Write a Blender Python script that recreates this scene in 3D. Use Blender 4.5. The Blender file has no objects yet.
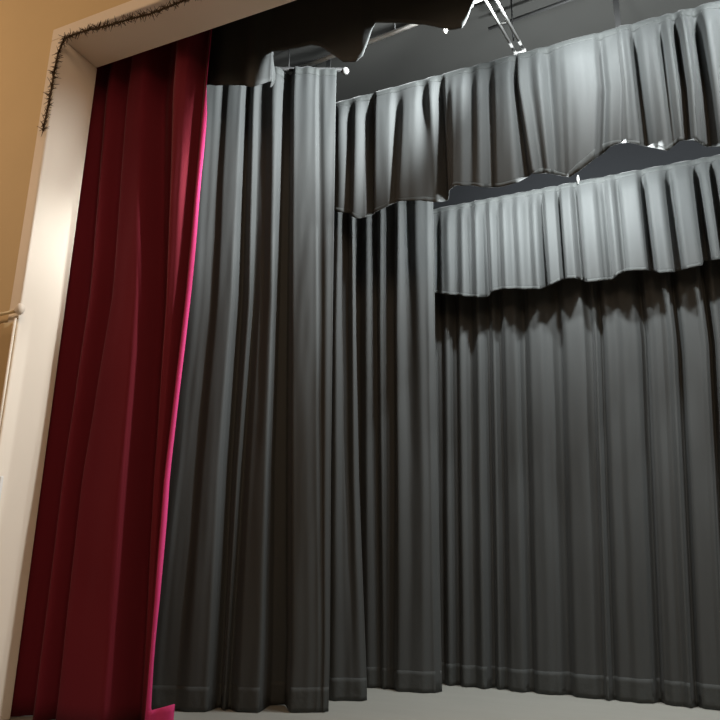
import bpy, bmesh, math, random
from mathutils import Vector, Matrix, noise
random.seed(7)
S = bpy.context.scene
C = S.collection
# ------------------------------------------------------------------ camera
F = 693.0
EYE = Vector((0, 0, 0.95))            # above the stage floor (z = 0)
up = Vector((30, -2480, F)).normalized()
mx = Vector((-1638, 171, F)); mx -= up * mx.dot(up); mx.normalize()
CX, CZ = -mx, up                      # world axes in camera coords (right, down, forward)
CY = CX.cross(CZ) * -1
if CY.z < 0: CY = -CY
R = Matrix((CX, CY, CZ))
cam_d = bpy.data.cameras.new('camera'); cam = bpy.data.objects.new('camera', cam_d); C.objects.link(cam)
cam_d.sensor_width = 36; cam_d.lens = 36 * F / 720; cam_d.clip_start = 0.05
r, u, b = R @ Vector((1, 0, 0)), R @ Vector((0, -1, 0)), R @ Vector((0, 0, -1))
M = Matrix((r, u, b)).transposed().to_4x4(); M.translation = EYE
cam.matrix_world = M
S.camera = cam
def ray(x, y): return R @ Vector((x - 360, y - 360, F))
def on_y(x, y, Y): d = ray(x, y); return EYE + d * (Y / d.y)
def on_z(x, y, z): d = ray(x, y); return EYE + d * ((z - EYE.z) / d.z)

# ------------------------------------------------------------------ materials
def mat(name, col, rough=.6, sheen=0., spec=.3, metal=0., bump=0., scale=(1,1,1), var=0., vscale=3., emit=None):
    m = bpy.data.materials.new(name); m.use_nodes = True
    nt = m.node_tree; p = nt.nodes['Principled BSDF']
    p.inputs['Base Color'].default_value = (*col, 1); p.inputs['Roughness'].default_value = rough
    p.inputs['Specular IOR Level'].default_value = spec; p.inputs['Metallic'].default_value = metal
    p.inputs['Sheen Weight'].default_value = sheen; p.inputs['Sheen Roughness'].default_value = .4
    tc = nt.nodes.new('ShaderNodeTexCoord'); mp = nt.nodes.new('ShaderNodeMapping')
    nt.links.new(tc.outputs['Object'], mp.inputs['Vector']); mp.inputs['Scale'].default_value = scale
    if var:
        n = nt.nodes.new('ShaderNodeTexNoise'); n.inputs['Scale'].default_value = vscale; n.inputs['Detail'].default_value = 6
        nt.links.new(mp.outputs[0], n.inputs['Vector'])
        mr = nt.nodes.new('ShaderNodeMix'); mr.data_type = 'RGBA'
        mr.inputs[6].default_value = (*[c*(1-var) for c in col], 1); mr.inputs[7].default_value = (*[min(1, c*(1+var)) for c in col], 1)
        nt.links.new(n.outputs['Fac'], mr.inputs[0]); nt.links.new(mr.outputs[2], p.inputs['Base Color'])
    if bump:
        n = nt.nodes.new('ShaderNodeTexNoise'); n.inputs['Scale'].default_value = 9; n.inputs['Detail'].default_value = 5
        nt.links.new(mp.outputs[0], n.inputs['Vector'])
        bp = nt.nodes.new('ShaderNodeBump'); bp.inputs['Strength'].default_value = bump; bp.inputs['Distance'].default_value = .02
        nt.links.new(n.outputs['Fac'], bp.inputs['Height']); nt.links.new(bp.outputs[0], p.inputs['Normal'])
    return m
BLACK = mat('black_drape', (.0495, .0530, .0530), .75, .08, .3, bump=.12, scale=(1, 1, .25), var=.12)
HEMB = mat('black_hem', (.048, .052, .051), .75, .08, .3, bump=.6, scale=(1, 1, .8))
RED = mat('red_velvet', (.15, .014, .024), .9, .12, .1, bump=.1, scale=(1, 1, .2), var=.1)
RED_LIT = mat('red_velvet_painted_lit', (.6, .05, .19), .8, .1, .1, bump=.1)  # red velvet with strong stage light painted into the base colour
TAN = mat('tan_wall_paint', (.66, .50, .28), .7, bump=.04, var=.05)
CREAM = mat('cream_trim_paint', (.84, .74, .62), .5, bump=.03, var=.03)
FLOOR = mat('grey_stage_floor', (.33, .33, .30), .55, bump=.03, var=.07, scale=(.4, 2, 1), vscale=5)
CEIL = mat('dark_ceiling', (.028, .028, .026), .9, bump=.05, var=.1)
BACK = mat('black_back_wall', (.012, .013, .015), .9)
STEEL = mat('galvanised_steel', (.34, .34, .33), .4, metal=.2, var=.1)
DARKM = mat('dark_metal', (.03, .03, .03), .5)
WIRE = mat('dark_garland', (.06, .036, .016), .8)
WHITE = mat('white_plastic', (.8, .78, .74), .4)
BANNER = mat('banner_cloth', (.50, .36, .19), .8, bump=.1, var=.1)
CARPET = mat('auditorium_floor_vinyl', (.6, .5, .37), .5, var=.1)

# ------------------------------------------------------------------ helpers
def link(name, bm, m, parent=None, smooth=False, solid=0.):
    me = bpy.data.meshes.new(name); bm.normal_update(); bm.to_mesh(me); bm.free()
    o = bpy.data.objects.new(name, me); C.objects.link(o); me.materials.append(m)
    if smooth:
        for p in me.polygons: p.use_smooth = True
    if solid:
        s = o.modifiers.new('thickness', 'SOLIDIFY'); s.thickness = solid; s.offset = 0
    if parent:
        o.parent = parent; o.matrix_parent_inverse = parent.matrix_world.inverted() if False else Matrix.Translation(-Vector(parent.location))
    return o
def thing(name, label, cat, loc, group=None):
    o = bpy.data.objects.new(name, None); C.objects.link(o); o.location = loc
    o.empty_display_size = .1
    o['label'] = label; o['category'] = cat
    if group: o['group'] = group
    return o
def tag(o, label, cat, group=None):
    o['label'] = label; o['category'] = cat
    if group: o['group'] = group
    return o
def box(bm, lo, hi, bev=0.):
    vs = [bm.verts.new((x, y, z)) for z in (lo[2], hi[2]) for y in (lo[1], hi[1]) for x in (lo[0], hi[0])]
    fs = [(0,2,3,1),(4,5,7,6),(0,1,5,4),(2,6,7,3),(0,4,6,2),(1,3,7,5)]
    f = [bm.faces.new([vs[i] for i in q]) for q in fs]
    if bev:
        bmesh.ops.bevel(bm, geom=list({e for q in f for e in q.edges}), offset=bev, segments=3, affect='EDGES', profile=.5)
def tube(bm, a, bb, rad, seg=14, rad2=None):
    a, bb = Vector(a), Vector(bb); d = bb - a
    mt = Matrix.Translation((a + bb) / 2) @ d.to_track_quat('Z', 'Y').to_matrix().to_4x4()
    bmesh.ops.create_cone(bm, cap_ends=True, segments=seg, radius1=rad, radius2=rad if rad2 is None else rad2, depth=d.length, matrix=mt)
def ball(bm, c, rad, sc=(1,1,1)):
    bmesh.ops.create_uvsphere(bm, u_segments=18, v_segments=12, radius=rad, matrix=Matrix.Translation(c) @ Matrix.Diagonal((*sc, 1)))
def struct(name, lo, hi, m, bev=0.):
    bm = bmesh.new(); box(bm, lo, hi, bev); o = link(name, bm, m); o['kind'] = 'structure'; return o
def lerp(a, b_, t): return a + (b_ - a) * t
def interp(tab, x):
    if x <= tab[0][0]: return tab[0][1]
    for (x0, y0), (x1, y1) in zip(tab, tab[1:]):
        if x <= x1: return lerp(y0, y1, (x - x0) / max(1e-6, x1 - x0))
    return tab[-1][1]

class Drape:
    """cloth hung from a straight track: p0 -> p1 seen from above; folds are (depth at top, depth at bottom, fold line) triples"""
    def __init__(self, p0, p1, z0, z1, folds, hem=None, cols=8, rows=44, wob=.006, seed=0, gather=None, amp=1., flat=0.):
        self.flat = flat
        self.p0 = Vector((*p0, 0)); d = Vector((*p1, 0)) - self.p0; self.len = d.length; self.t = d.normalized()
        self.n = Vector((self.t.y, -self.t.x, 0))        # towards the audience
        self.z0, self.z1, self.cols, self.rows, self.wob, self.seed = z0, z1, cols, rows, wob, seed
        self.gather = gather
        self.k = []
        for dt, db, path in folds:
            tab = sorted([(z, s) for s, z in (self.sz(*q) for q in path)])
            self.k.append((dt * amp, db * amp, tab))
        self.hem = sorted(self.sz(*q) for q in hem) if hem else None
    def sz(self, x, y):
        if isinstance(y, str): return x, 0.
        d = ray(x, y); q = self.p0 - EYE
        k = q.dot(self.n) / Vector((d.x, d.y, 0)).dot(self.n)
        p = EYE + d * k
        return (p - self.p0).dot(self.t), p.z
    def bottom(self, s): return interp(self.hem, s) if self.hem else self.z0
    def rowpts(self, vfun, off=0., nrow=None):
        nrow = nrow or self.rows; out = []
        for j in range(nrow + 1):
            v = j / nrow; row = []
            zz = None
            for i in range(len(self.k) - 1):
                a, c = self.k[i], self.k[i + 1]
                for q in range(self.cols + (1 if i == len(self.k) - 2 else 0)):
                    f = q / self.cols; g = .5 - .5 * math.cos(math.pi * f)
                    zr = lerp(self.z0, self.z1, v)
                    s = lerp(interp(a[2], zr), interp(c[2], zr), f)
                    zb = self.bottom(s)
                    if self.hem: zb = EYE.z + (zb - EYE.z) * (1 - lerp(a[1], c[1], g) / self.p0.y)
                    z = vfun(v, zb, self.z1)
                    w = (z - self.z0) / (self.z1 - self.z0)
                    s = lerp(interp(a[2], z), interp(c[2], z), f)
                    d = lerp(lerp(a[1], a[0], w), lerp(c[1], c[0], w), g)
                    d += self.wob * noise.noise((s * 7 + self.seed, z * .9, 1)) + self.wob * .5 * noise.noise((s * 19 + self.seed, z * 2.2, 5))
                    if self.flat: d *= .12 + .88 * min(1, (self.z1 - z) / self.flat) ** .8 if z < self.z1 else .12
                    if self.gather:
                        am, fr, dec = self.gather
                        d += am * math.exp(-(self.z1 - z) / dec) * math.sin(s * fr + 2 * noise.noise((s * 3, 0, self.seed)))
                    p = self.p0 + self.t * s + self.n * (d + off); row.append(Vector((p.x, p.y, z)))
            out.append(row)
        return out
    def mesh(self, name, m, parent, vfun, off=0., nrow=None, solid=.004):
        pts = self.rowpts(vfun, off, nrow); bm = bmesh.new()
        vs = [[bm.verts.new(p) for p in row] for row in pts]
        for a, c in zip(vs, vs[1:]):
            for i in range(len(a) - 1): bm.faces.new((a[i], a[i + 1], c[i + 1], c[i]))
        return link(name, bm, m, parent, True, solid)
    def origin(self): p = self.p0 + self.t * self.len / 2; return (p.x, p.y, self.z0)

FULL = lambda v, zb, zt: lerp(zb, zt, v)
def HEM(h): return lambda v, zb, zt: zb + h * v - .001
def HEAD(h): return lambda v, zb, zt: zt - h * (1 - v) + .003

def vfold(y, items, scale=1.):
    return [(dt * scale, db * scale, [(x, y)]) for x, dt, db in items]

# ------------------------------------------------------------------ room
XJ, ZH, YF, YB = -3.605, 4.435, 2.91, 3.25      # stage-left jamb, head, front and back of the proscenium wall
XR = 3.3
struct('floor', (-5.2, YF - .02, -.12), (4.9, 6.1, 0), FLOOR)
struct('trim_1', (-5.2, YF - .06, -.80), (4.9, YF - .021, 0), CREAM)
struct('floor_auditorium', (-8, -4, -.90), (6, YF - .061, -.80), CARPET)
struct('wall_left', (-8, YF, -.80), (XJ - .10, YB, 7.0), TAN)
struct('wall_right', (XR + .10, YF, -.80), (6, YB, 7.0), TAN)
struct('wall_head', (XJ - .10, YF, ZH + .10), (XR + .10, YB, 7.0), TAN)
struct('trim_2', (XJ - .10, YF - .012, 0), (XJ, YB + .0, ZH), CREAM, .012)
struct('trim_3', (XR, YF - .012, 0), (XR + .10, YB, ZH), CREAM, .012)
struct('trim_4', (XJ - .10, YF - .012, ZH), (XR + .10, YB, ZH + .10), CREAM, .012)
struct('ceiling', (-5.2, YB, 5.05), (4.9, 6.1, 5.2), CEIL)
struct('ceiling_auditorium', (-8, -4, 7.0), (6, YB, 7.1), WHITE)
struct('wall_back', (-5.2, 5.95, 0), (4.9, 6.1, 5.05), BACK)
struct('wall_wing', (-5.2, YB, 0), (-5.05, 5.95, 5.05), BACK)
struct('wall_wing_right', (4.75, YB, 0), (4.9, 5.95, 5.05), BACK)

# ------------------------------------------------------------------ red main curtain
rf = [
 (0, 0, [(30,100),(5,300),(-30,480),(-70,700)]),
 (.05, .06, [(62,100),(48,300),(24,480),(-14,700)]),
 (-.04, -.04, [(80,100),(62,300),(38,480),(4,700)]),
 (.06, .09, [(93,100),(76,300),(52,480),(22,700)]),
 (-.03, .02, [(104,100),(88,300),(66,480),(40,700)]),
 (.05, .12, [(114,100),(101,300),(77,480),(54,700)]),
 (-.03, .03, [(126,100),(113,300),(87,480),(67,700)]),
 (.06, .125, [(136,100),(124,300),(97,480),(76,700)]),
 (.07, .12, [(148,100),(146,300),(134,480),(120,700)]),
 (-.07, -.08, [(158,100),(156,300),(143,480),(131,700)]),
 (-.05, -.07, [(166,100),(164,300),(153,480),(138,700)]),
 (.11, -.01, [(184,100),(173,300),(157,480),(142,700)]),
 (.10, -.01, [(192,100),(178,300),(161,480),(145,700)]),
 (-.04, .0, [(199,100),(184,300),(165,480),(149,700)]),
 (.0, .07, [(206,100),(189,300),(170,480),(155,700)]),
]
D = Drape((-4.15, 3.355), (-2.75, 3.46), .005, 4.95, rf, amp=1.15, wob=.008, seed=3)
red = thing('main_curtain', 'dark red velvet main curtain gathered beside the cream stage opening', 'curtain', D.origin())
D.mesh('cloth', RED, red, FULL)
# the leading edge turns upstage: a narrow return that flares at the floor
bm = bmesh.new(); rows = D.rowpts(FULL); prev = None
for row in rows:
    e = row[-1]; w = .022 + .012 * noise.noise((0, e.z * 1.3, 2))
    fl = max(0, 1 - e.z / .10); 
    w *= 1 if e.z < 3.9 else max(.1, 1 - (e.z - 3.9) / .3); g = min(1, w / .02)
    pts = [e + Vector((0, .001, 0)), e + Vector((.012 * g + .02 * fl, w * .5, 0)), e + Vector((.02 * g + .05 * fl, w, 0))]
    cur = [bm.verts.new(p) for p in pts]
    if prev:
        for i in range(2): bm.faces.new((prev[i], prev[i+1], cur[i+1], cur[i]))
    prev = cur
o = link('edge_return', bm, RED_LIT, red, True, .004); o['label'] = 'red edge fold with stage light painted in as bright pink'
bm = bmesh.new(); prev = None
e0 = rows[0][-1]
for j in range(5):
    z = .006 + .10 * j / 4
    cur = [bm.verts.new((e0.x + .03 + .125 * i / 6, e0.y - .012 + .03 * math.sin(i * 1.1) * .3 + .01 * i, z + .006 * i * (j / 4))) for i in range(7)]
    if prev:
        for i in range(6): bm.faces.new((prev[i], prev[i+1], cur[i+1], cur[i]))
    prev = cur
o = link('hem_corner', bm, RED_LIT, red, True, .004); o['label'] = 'red hem corner turned out at the floor, stage light painted in pink'

# ------------------------------------------------------------------ black teaser panels just behind the opening
hem0 = [(150,92),(190,88),(212,85),(226,84),(240,86),(256,86),(268,82)]
tf = vfold(60, [(150,0,0),(185,.02,.03),(205,-.01,-.03),(224,.02,.04),(242,0,-.02),(258,.02,.04),(270,-.02,-.03)])
D = Drape((-3.45, 3.63), (-2.36, 3.63), 4.20, 5.049, tf, hem=hem0, rows=20, seed=11)
te = thing('teaser_border', 'unlit black teaser panel beside the red curtain with a pale lit end flap', 'border curtain', D.origin(), 'unlit black panels across the top of the stage opening')
D.mesh('cloth', BLACK, te, FULL)
bm = bmesh.new(); prev = None
for row in D.rowpts(FULL):
    e = row[-1]; h = (e.z - 4.2) / .28
    w = .02 + .11 * max(0, math.sin(min(1, max(0, h)) * math.pi * .8))
    cur = [bm.verts.new(e + Vector((-.012 * i, .004 + w * i / 4, 0))) for i in range(5)]
    if prev:
        for i in range(4): bm.faces.new((prev[i], prev[i+1], cur[i+1], cur[i]))
    prev = cur
o = link('end_flap', bm, BLACK, te, True, .004); o['label'] = 'pale lit end flap'
hem1 = [(262,52),(280,50),(296,47),(312,44),(322,46),(334,54),(344,61),(357,61),(364,55),(368,44),(372,30),(376,22),(395,22),(425,24),(440,27),(452,29),(463,27),(468,18),(472,6),(478,-4),(500,-5),(520,-4),(545,-6),(575,-10),(600,-8)]
tf = vfold(20, [(262,0,0),(290,.01,.02),(312,0,.01),(342,.02,.02),(360,.02,.02),(376,.01,.01),(400,.01,.01),(428,.01,.01),(455,.02,.025),(472,.02,.015),(500,.02,.02),(530,0,-.02),(575,.02,.04),(640,-.02,-.03),(720,.02,.03),(840,0,-.03),(1000,.02,.03),(1200,0,-.03),(1450,.02,.03),(1700,0,0)])
D = Drape((-2.5, 3.655), (2.5, 3.655), 4.18, 5.049, tf, hem=hem1, rows=20, cols=12, seed=14)
te = thing('teaser_border', 'unlit black scalloped teaser panel across the top middle of the opening', 'border curtain', D.origin(), 'unlit black panels across the top of the stage opening')
D.mesh('cloth', BLACK, te, FULL)
D.mesh('hem', HEMB, te, HEM(.035), -.004, 2)

# ------------------------------------------------------------------ side legs
Y4 = (100, 300, 470, 650)
def kn(xs, dt, db): return (dt, db, list(zip(xs, Y4)))
lf = [
 kn((188,170,150,120), 0, 0),
 kn((208,196,180,160), .04, .04),
 kn((215,204,186,168), .03, .035),
 kn((222,212,196,182), .01, .035),
 kn((230,221,207,196), .04, .06),
 kn((241,232,219,211), .05, .06),
 kn((247,241,230,222), -.06, -.04),
 kn((254,250,238,228), .025, .02),
 kn((259,254,243,232), -.015, -.01),
 kn((265,262,252,244), -.02, .05),
 kn((275,273,267,262), .06, .06),
 kn((286,279,273,271), -.05, -.10),
 kn((289,286,284,284), -.06, -.11),
 kn((295,294,294,294), .05, .05),
 kn((306,306,306,308), .06, .05),
 kn((315,316,316,318), .055, .04),
 kn((319,321,322,323), .02, .03),
 kn((326,326,325,325), .05, .035),
 kn((336,333,331,330), .03, .02),
]
lf = [(a * .6, b_, c) for a, b_, c in lf]
D = Drape((-3.3, 3.755), (-2.06, 4.30), .005, 4.70, lf, amp=1.35, wob=.008, seed=20, gather=(.007, 60, .35))
leg = thing('leg_curtain', 'tall grey-black side curtain nearest the red curtain, its top below the steel pipe', 'curtain', D.origin(), 'black side legs of the stage')
D.mesh('cloth', BLACK, leg, FULL); D.mesh('hem', HEMB, leg, HEM(.14), .0022, 5, .002); D.mesh('heading', HEMB, leg, HEAD(.07), .0022, 3, .002)
bm = bmesh.new(); a = D.p0 + Vector((0, 0, 4.715)); c = D.p0 + D.t * (D.len + .01) + Vector((0, 0, 4.715))
tube(bm, a, c, .018); trk = thing('curtain_track', 'steel track the tall nearest side curtain hangs from', 'track', ((a + c) / 2))
link('rail', bm, DARKM, trk, True)
bm = bmesh.new(); ball(bm, c + Vector((0, 0, -.01)), .03); o = link('end_stop', bm, STEEL, trk, True); o['label'] = 'bright steel end knob'
for f in (.02, .3):
    bm = bmesh.new(); p = a.lerp(c, f); tube(bm, p, (p.x, p.y, 5.05), .008); link('hanger_rod', bm, DARKM, trk, True)

Y4 = (220, 330, 480, 690)
l2 = [
 kn((318,312,305,300), 0, 0),
 kn((326,322,318,314), .04, .03),
 kn((332,329,326,324), -.03, -.02),
 kn((338,336,336,335), .035, .02),
 kn((344,343,343,345), -.01, .01),
 kn((348,347,348,352), -.04, .015),
 kn((352,353,354,360), .03, .02),
 kn((355,356,359,367), .01, 0),
]
D = Drape((-2.5, 4.46), (-1.96, 4.70), .005, 3.95, l2, amp=1.2, wob=.006, seed=31)
leg = thing('leg_curtain', 'narrow grey-black side curtain squeezed between the two wider side curtains', 'curtain', D.origin(), 'black side legs of the stage')
D.mesh('cloth', BLACK, leg, FULL); D.mesh('hem', HEMB, leg, HEM(.14), .0022, 5, .002)
l3 = [
 kn((338,336,334,330), 0, 0),
 kn((350,350,350,350), .03, .02),
 kn((359,358,358,360), -.04, -.03),
 kn((368,368,368,370), .03, .02),
 kn((374,376,377,379), -.04, -.02),
 kn((382,381,383,385), .03, .02),
 kn((387,388,389,389), -.03, -.005),
 kn((392,393,394,392), -.05, .0),
 kn((400,399,401,402), .05, .07),
 kn((407,410,412,414), -.02, .05),
 kn((419,421,424,424), .05, .05),
 kn((428,429,431,434), .045, .01),
 kn((434,435,437,440), .02, -.06),
]
D = Drape((-2.5, 5.12), (-1.64, 5.16), .005, 3.95, l3, amp=1.0, wob=.006, seed=37)
leg = thing('leg_curtain', 'grey-black side curtain ending beside the back curtain and the lower border', 'curtain', D.origin(), 'black side legs of the stage')
D.mesh('cloth', BLACK, leg, FULL); D.mesh('hem', HEMB, leg, HEM(.14), .0022, 5, .002)

# ------------------------------------------------------------------ upper border
hem = [(300,205),(320,208),(337,211),(349,213),(361,218),(367,217),(376,212),(384,209),(395,203),(402,200),(418,200),(440,202),(445,201),(449,191),(455,187),(462,184),(475,185),(489,187),(505,186),(520,182),(533,173),(551,173),(562,176),(571,177),(580,171),(596,158),(609,146),(618,143),(627,142),(638,144),(649,147),(667,151),(673,146),(678,141),(693,140),(707,147),(722,146),(740,138),(760,126),(800,124)]
def k2(xt, xb, dt, db): return (dt, db, [(xt, 90), (xb, 190)])
bf = [
 k2(296,292,0,0), k2(318,314,.02,.03), k2(332,329,-.02,-.01),
 k2(342,342,.03,.03), k2(350,350,-.01,.01), k2(358,358,.03,.06), k2(367,366,-.02,.02), k2(372,371,-.05,-.05),
 k2(378,378,.03,.04), k2(390,390,.03,.04), k2(397,395,-.01,.01), k2(408,404,.02,.08), k2(416,414,.025,.06), k2(423,428,-.02,.03),
 k2(432,436,.025,.01), k2(441,444,-.02,-.05), k2(447,452,.02,.02), k2(456,458,.03,.07), k2(464,466,.03,.08), k2(472,474,-.01,.05), k2(480,484,.02,.07),
 k2(490,493,-.015,.02), k2(498,501,.025,.05), k2(510,517,.03,.06), k2(517,530,-.02,.0), k2(521,538,.03,.06), k2(531,546,.0,.03), k2(541,552,.03,.06), k2(550,558,-.02,.02),
 k2(560,566,.015,.03), k2(570,572,.03,.05), k2(584,582,.035,.06), k2(597,594,.02,.06), k2(605,602,-.03,.0), k2(612,612,.0,.04), k2(622,620,.01,.03),
 k2(627,632,.045,.10), k2(633,643,.03,.07), k2(640,652,-.03,-.03), k2(650,660,.02,.02), k2(660,670,.03,.06), k2(668,680,-.01,.03), k2(676,686,.03,.06), k2(684,690,-.03,-.01), k2(692,698,.035,.07), k2(699,706,-.01,.0), k2(706,716,-.05,-.07), k2(716,728,.03,.03),
]
x = 735; i = 0
while x < 1150:
    bf.append(k2(x, x, (-.02, .03)[i % 2], (-.03, .06)[i % 2])); x += 14 + 8 * random.random(); i += 1
bf = [(a_ * .65, b_ * .65, c_) if c_[0][0] < 430 else (a_, b_, c_) for a_, b_, c_ in bf]
D = Drape((-2.4, 4.42), (3.0, 4.42), 3.44, 4.52, bf, hem=hem, rows=30, cols=6, amp=1.7, flat=.2, wob=.009, seed=41)
bd = thing('border_curtain', 'upper gathered grey-black border with a scalloped lower edge, below the ceiling', 'border curtain', D.origin(), 'short gathered borders over the stage')
D.mesh('cloth', BLACK, bd, FULL); D.mesh('heading', HEMB, bd, HEAD(.055), .0022, 3, .002); D.mesh('hem', HEMB, bd, HEM(.03), .0022, 2, .002)
def batten(label, y, z, x0, x1, hx):
    t = thing('batten_pipe', label, 'pipe', ((x0 + x1) / 2, y, z), None)
    bm = bmesh.new(); tube(bm, (x0, y, z), (x1, y, z), .022, 16); link('pipe', bm, DARKM, t, True)
    for h in hx:
        bm = bmesh.new(); box(bm, (h - .02, y - .008, z), (h + .02, y + .008, 5.05), .003); link('hanger_strap', bm, DARKM, t)
    return t
batten('dark batten pipe with hanger strap along the top of the upper border', 4.49, 4.50, -2.4, 3.0, (-2.3, on_y(618, 22, 4.49).x, 2.4))

# ------------------------------------------------------------------ lower border
hem = [(400,285),(420,290),(432,293),(448,294),(462,295),(475,297),(487,297),(491,294),(495,290.5),(503,289),(512,288.6),(527,289),(542,289),(551,285),(559,281),(567,278.5),(575.5,278),(582,281),(589,282),(605,280),(612,280),(619,274),(627,271),(647,270),(660,273),(675,272),(690,268),(702,265),(703,261),(712,260),(720,259),(735,262),(760,250),(790,248)]
def k3(x, dt, db): return (dt, db, [(x, 240)])
bf = [k3(385,0,0), k3(400,.02,.03), k3(412,-.02,-.02), k3(424,.02,.02), k3(437,-.02,-.02), k3(443,.01,.03), k3(450,.025,.04), k3(457,-.005,.02), k3(464,.02,.05), k3(471,-.02,.02), k3(478,.025,.05), k3(486,-.01,-.02), k3(492,.02,.03), k3(499,-.015,.01),
 k3(506,.02,.05), k3(513,-.01,.02), k3(521,.025,.04), k3(529,-.01,.02), k3(537,.02,.05), k3(544,-.02,-.03), k3(549,.02,.03), k3(557,.01,.03), k3(561,-.03,-.02), k3(566,.025,.03), k3(573,.03,.04), k3(578,-.03,-.03), k3(586,.02,.04), k3(596,.025,.05), k3(603,-.01,.02), k3(608,-.02,.0), k3(615,.03,.05), k3(622,-.01,.02), k3(629,.03,.05), k3(642,.035,.05), k3(649,-.03,-.04),
 k3(655,.015,.02), k3(665,.025,.05), k3(677,-.03,-.02), k3(684,.02,.04), k3(695,.025,.05), k3(705,-.02,-.03), k3(714,.02,.04), k3(722,-.02,-.02)]
x = 732; i = 1
while x < 1100:
    bf.append(k3(x, (-.02, .03)[i % 2], (-.02, .05)[i % 2])); x += 9 + 6 * random.random(); i += 1
D = Drape((-2.1, 5.31), (3.0, 5.31), 3.0, 3.88, bf, hem=hem, rows=26, cols=6, amp=1.75, flat=.16, wob=.007, seed=53)
bd = thing('border_curtain', 'lower, farther gathered grey-black border hanging just above the back curtain', 'border curtain', D.origin(), 'short gathered borders over the stage')
D.mesh('cloth', BLACK, bd, FULL); D.mesh('heading', HEMB, bd, HEAD(.045), .0022, 3, .002); D.mesh('hem', HEMB, bd, HEM(.025), .0022, 2, .002)
bp = batten('dark batten pipe along the top of the lower, farther border', 5.36, 3.87, -2.1, 3.0, (-1.9, 2.5))
p = on_y(578, 176, 5.28)
bm = bmesh.new(); box(bm, (p.x - .010, 5.255, 3.862), (p.x + .010, 5.275, 3.90), .003); tube(bm, (p.x, 5.265, 3.84), (p.x, 5.265, 3.915), .005)
tag(link('pipe_clip', bm, STEEL), 'small steel clip on the top edge of the lower border', 'clip')

# ------------------------------------------------------------------ back curtain
items = [(395,0,0),(408,.03,.03),(420,-.03,-.03),(433,.02,.02),(440,-.03,-.02),(448,.03,.03),(455,-.03,-.02),(462,.03,.035),(471,-.02,0),(480,.035,.04),(488,-.04,-.04),(494,.01,.01),(500,-.03,-.02),(507,.025,.03),(516,.03,.035),(524,-.03,-.02),(532,.025,.03),(541,.03,.03),(549,.0,.015),(559,-.04,-.03),(568,.025,.03),(582,.03,.035),(592,.0,.01),(597,.05,.05),(602,-.01,.0),(609,.03,.03),(617,.015,.02),(625,.03,.04),(636,.02,.02),(645,-.05,-.05),(651,.01,.01),(658,.025,.03),(667,.02,.02),(673,.055,.05),(679,-.03,-.02),(687,.03,.035),(699,.035,.04),(705,.05,.05),(711,-.05,-.05),(719,.03,.03)]
bf = [(a, b_, [(x, 340), (x + .4 * (x - 390) * 350 / 2460, 690)]) for x, a, b_ in items]
x = 730; i = 0
while x < 1150:
    bf.append(((-.03, .035)[i % 2], (-.02, .035)[i % 2], [(x, 340), (x + .4 * (x - 390) * 350 / 2460, 690)])); x += 10 + 9 * random.random(); i += 1
D = Drape((-2.3, 5.52), (3.0, 5.46), .005, 3.75, bf, cols=6, amp=1.3, wob=.007, seed=61)
bk = thing('back_curtain', 'full-width black back curtain with soft vertical folds behind the lower border', 'curtain', D.origin())
D.mesh('cloth', BLACK, bk, FULL); D.mesh('hem', HEMB, bk, HEM(.15), .0022, 5, .002)
batten('dark batten pipe holding up the back curtain', 5.55, 3.78, -2.3, 3.0, (-2.0, 2.6))

# ------------------------------------------------------------------ overhead steel
a, c = on_z(296, 70, 4.80), on_z(470, 3, 4.80); d = (c - a)
t = thing('ceiling_pipe', 'long bright steel pipe under the dark ceiling above the tall side curtain', 'pipe', (a + c) / 2)
bm = bmesh.new(); tube(bm, a - d * .1, c + d * .9, .017, 16); link('pipe', bm, WHITE, t, True)
p = on_y(447, 22, (a + d * .87).y)
bm = bmesh.new(); q = a + d * .87; tube(bm, q + Vector((0, 0, .02)), q + Vector((0, 0, -.15)), .010); ball(bm, q + Vector((0, 0, -.15)), .018, (1, 1, 1.6)); link('pipe_clamp', bm, WHITE, t, True)
q = a + d * 1.0
bm = bmesh.new(); box(bm, q - Vector((.02, .022, .03)), q + Vector((.02, .022, .022)), .006); link('pipe_clamp', bm, STEEL, t)
for f in (-.05, .6, 1.7):
    q = a + d * f; bm = bmesh.new(); tube(bm, q, (q.x, q.y, 5.05), .006); link('hanger_rod', bm, DARKM, t, True)
e0, e1 = on_z(484, -12, 4.62), on_z(520, 52, 4.62); dv = (e1 - e0).normalized(); sd = Vector((dv.y, -dv.x, 0))
t = thing('ceiling_strut', 'twin bright steel rails running back to the upper border', 'rail', e0)
for sgn in (-1, 1):
    bm = bmesh.new(); tube(bm, e0 + sd * .032 * sgn - dv * .5, e1 + sd * .032 * sgn, .011, 12); link('rail', bm, STEEL, t, True)
bm = bmesh.new(); m0 = e1 - dv * .0
tube(bm, m0 - sd * .045, m0 + sd * .045, .014); link('end_bracket', bm, STEEL, t, True)
bm = bmesh.new(); m0 = e1 - dv * .35
tube(bm, m0 - sd * .034, m0 + sd * .034, .008); link('cross_tie', bm, STEEL, t, True)
for f in (.1, .8):
    bm = bmesh.new(); q = e0.lerp(e1, f); tube(bm, q, (q.x, q.y, 5.05), .006); link('hanger_rod', bm, DARKM, t, True)
a, c = on_z(500, 25, 4.93), on_z(580, -4, 4.93); d = c - a
bm = bmesh.new(); tube(bm, a - d * .15, c + d * 2, .014)
tag(link('conduit', bm, DARKM, smooth=True), 'thin dark conduit along the ceiling behind the twin rails', 'conduit')

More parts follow.
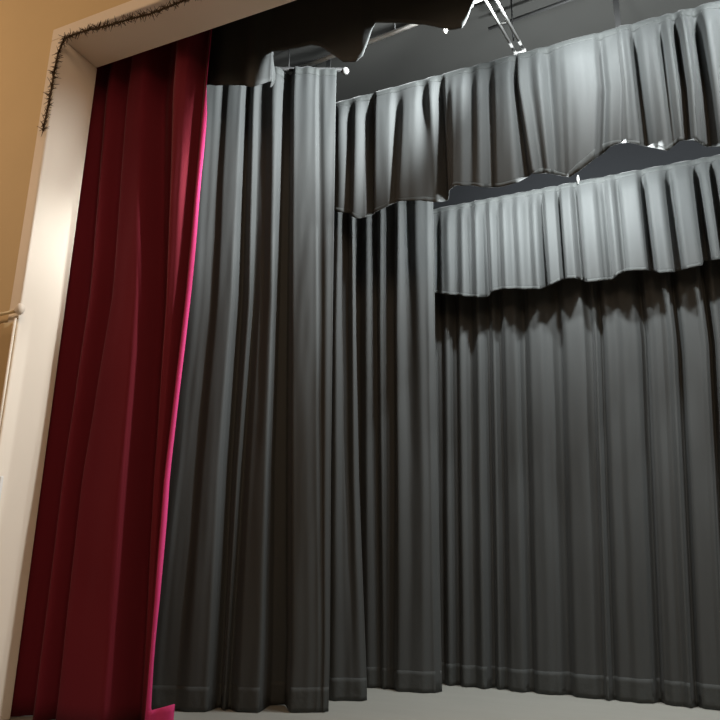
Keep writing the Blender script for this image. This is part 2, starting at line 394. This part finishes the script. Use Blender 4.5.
# ------------------------------------------------------------------ garland on the opening's casing
path = [on_y(x, y, YF - .035) for x, y in ((43,131),(47,112),(51,92),(54,72),(58,54),(64,39),(75,34),(92,29),(110,25),(130,19),(150,14),(168,7),(185,0),(230,-16),(300,-40))]
t = thing('garland', 'dark bristly wire garland along the top corner of the cream opening', 'garland', path[5])
bm = bmesh.new()
for p, q in zip(path, path[1:]): tube(bm, p, q, .006, 6)
link('wire', bm, WIRE, t, True)
bm = bmesh.new()
for p, q in zip(path, path[1:]):
    n = int((q - p).length * 360)
    for i in range(n):
        cpt = p.lerp(q, random.random()); dr = Vector((random.gauss(0, 1), min(.2, random.gauss(0, .6)), random.gauss(0, 1))).normalized()
        tube(bm, cpt, cpt + dr * random.uniform(.016, .055), .0035, 3, .0012)
o = link('bristles', bm, WIRE, t); o['kind'] = 'stuff'

# ------------------------------------------------------------------ wall banner and plate at the photo's left edge
p = on_y(20, 309, 2.865); q = on_y(17, 318, 2.875)
t = thing('wall_banner', 'tan cloth banner on a rod with a cream ball end, left of the opening', 'banner', (p.x - .4, YF, p.z))
bm = bmesh.new(); tube(bm, (p.x - .8, p.y, p.z - .03), (p.x - .015, p.y, p.z - .01), .010); link('rod', bm, TAN, t, True)
bm = bmesh.new(); ball(bm, (p.x, p.y, p.z), .028, (1, 1, 1.35)); tube(bm, (p.x - .03, p.y, p.z - .008), (p.x, p.y, p.z), .016); o = link('finial', bm, CREAM, t, True); o['label'] = 'cream ball finial'
bm = bmesh.new(); prev = None
for j in range(13):
    z = q.z - .02 - 1.05 * j / 12
    cur = [bm.verts.new((q.x - .72 + .70 * i / 30, 2.878 + .006 * math.sin(i * .9), z)) for i in range(31)]
    if prev:
        for i in range(30): bm.faces.new((prev[i], prev[i+1], cur[i+1], cur[i]))
    prev = cur
link('cloth', bm, BANNER, t, True, .004)
bm = bmesh.new(); tube(bm, (q.x - .012, 2.874, q.z + .0), (q.x - .012, 2.874, q.z - 1.08), .008); o = link('edge_trim', bm, CREAM, t, True); o['label'] = 'pale edge trim'
p = on_y(3, 476, 2.90)
bm = bmesh.new(); box(bm, (p.x - .10, 2.885, p.z - .16), (p.x, YF - .001, p.z), .006)
wp = thing('wall_plate', 'small white plate on the tan wall beside the opening', 'wall plate', (p.x - .05, YF, p.z - .08))
link('plate', bm, WHITE, wp); bm = bmesh.new(); box(bm, (p.x - .06, 2.872, p.z - .10), (p.x - .04, 2.886, p.z - .06), .003); link('switch', bm, WHITE, wp)

# ------------------------------------------------------------------ light
def point(name, loc, power, col, rad=.06):
    l = bpy.data.lights.new(name, 'POINT'); l.energy = power; l.color = col; l.shadow_soft_size = rad
    o = bpy.data.objects.new(name, l); C.objects.link(o); o.location = loc; return o
def area(name, loc, tgt, power, col, sx, sy):
    l = bpy.data.lights.new(name, 'AREA'); l.shape = 'RECTANGLE'; l.size = sx; l.size_y = sy; l.energy = power; l.color = col
    o = bpy.data.objects.new(name, l); C.objects.link(o); o.location = loc
    o.rotation_euler = (Vector(tgt) - Vector(loc)).to_track_quat('-Z', 'Y').to_euler(); return o
COOL = (.94, .99, 1.0); WARM = (1.0, .70, .46)
def spot(name, loc, tgt, power, col, deg, rad=.05, blend=1.):
    l = bpy.data.lights.new(name, 'SPOT'); l.energy = power; l.color = col; l.shadow_soft_size = rad
    l.spot_size = math.radians(deg); l.spot_blend = blend
    o = bpy.data.objects.new(name, l); C.objects.link(o); o.location = loc
    o.rotation_euler = (Vector(tgt) - Vector(loc)).to_track_quat('-Z', 'Y').to_euler(); return o
for x, p in ((-.2, 130), (.9, 155), (2.2, 150)): spot('stage_lamp', (x, 3.78, 4.42), (x - .1, 4.42, 4.12), p, COOL, 155, .05, 1.)
spot('unseen_stage_spot', (-.2, 3.74, 4.49), (-2.7, 3.97, 4.38), 1300, COOL, 72, .07, 1.)
spot('unseen_stage_spot', (-.5, 3.93, 4.64), (-3.6, 3.06, 1.6), 500, COOL, 46, .05, .7)  # unseen spot without a fixture, added to fill the jamb reveal
for x, p in ((-1.0, 85), (-.25, 115), (1.5, 145)): point('stage_lamp', (x, 4.66, 3.69), p, COOL, .04)
area('house_light', (-6.5, .3, 4.6), (-4, 2.9, 3.2), 62, WARM, 1.2, 1.2)
area('house_light', (1.5, -1.5, 5.6), (-2.5, 2.9, 2.6), 108, WARM, 2.5, 2)
w = bpy.data.worlds.new('world'); S.world = w; w.use_nodes = True
w.node_tree.nodes['Background'].inputs[0].default_value = (1.0, .75, .55, 1); w.node_tree.nodes['Background'].inputs[1].default_value = .06
S.view_settings.view_transform = 'Standard'; S.view_settings.look = 'None'; S.view_settings.exposure = 0; S.view_settings.gamma = 1; S.view_settings.use_curve_mapping = False
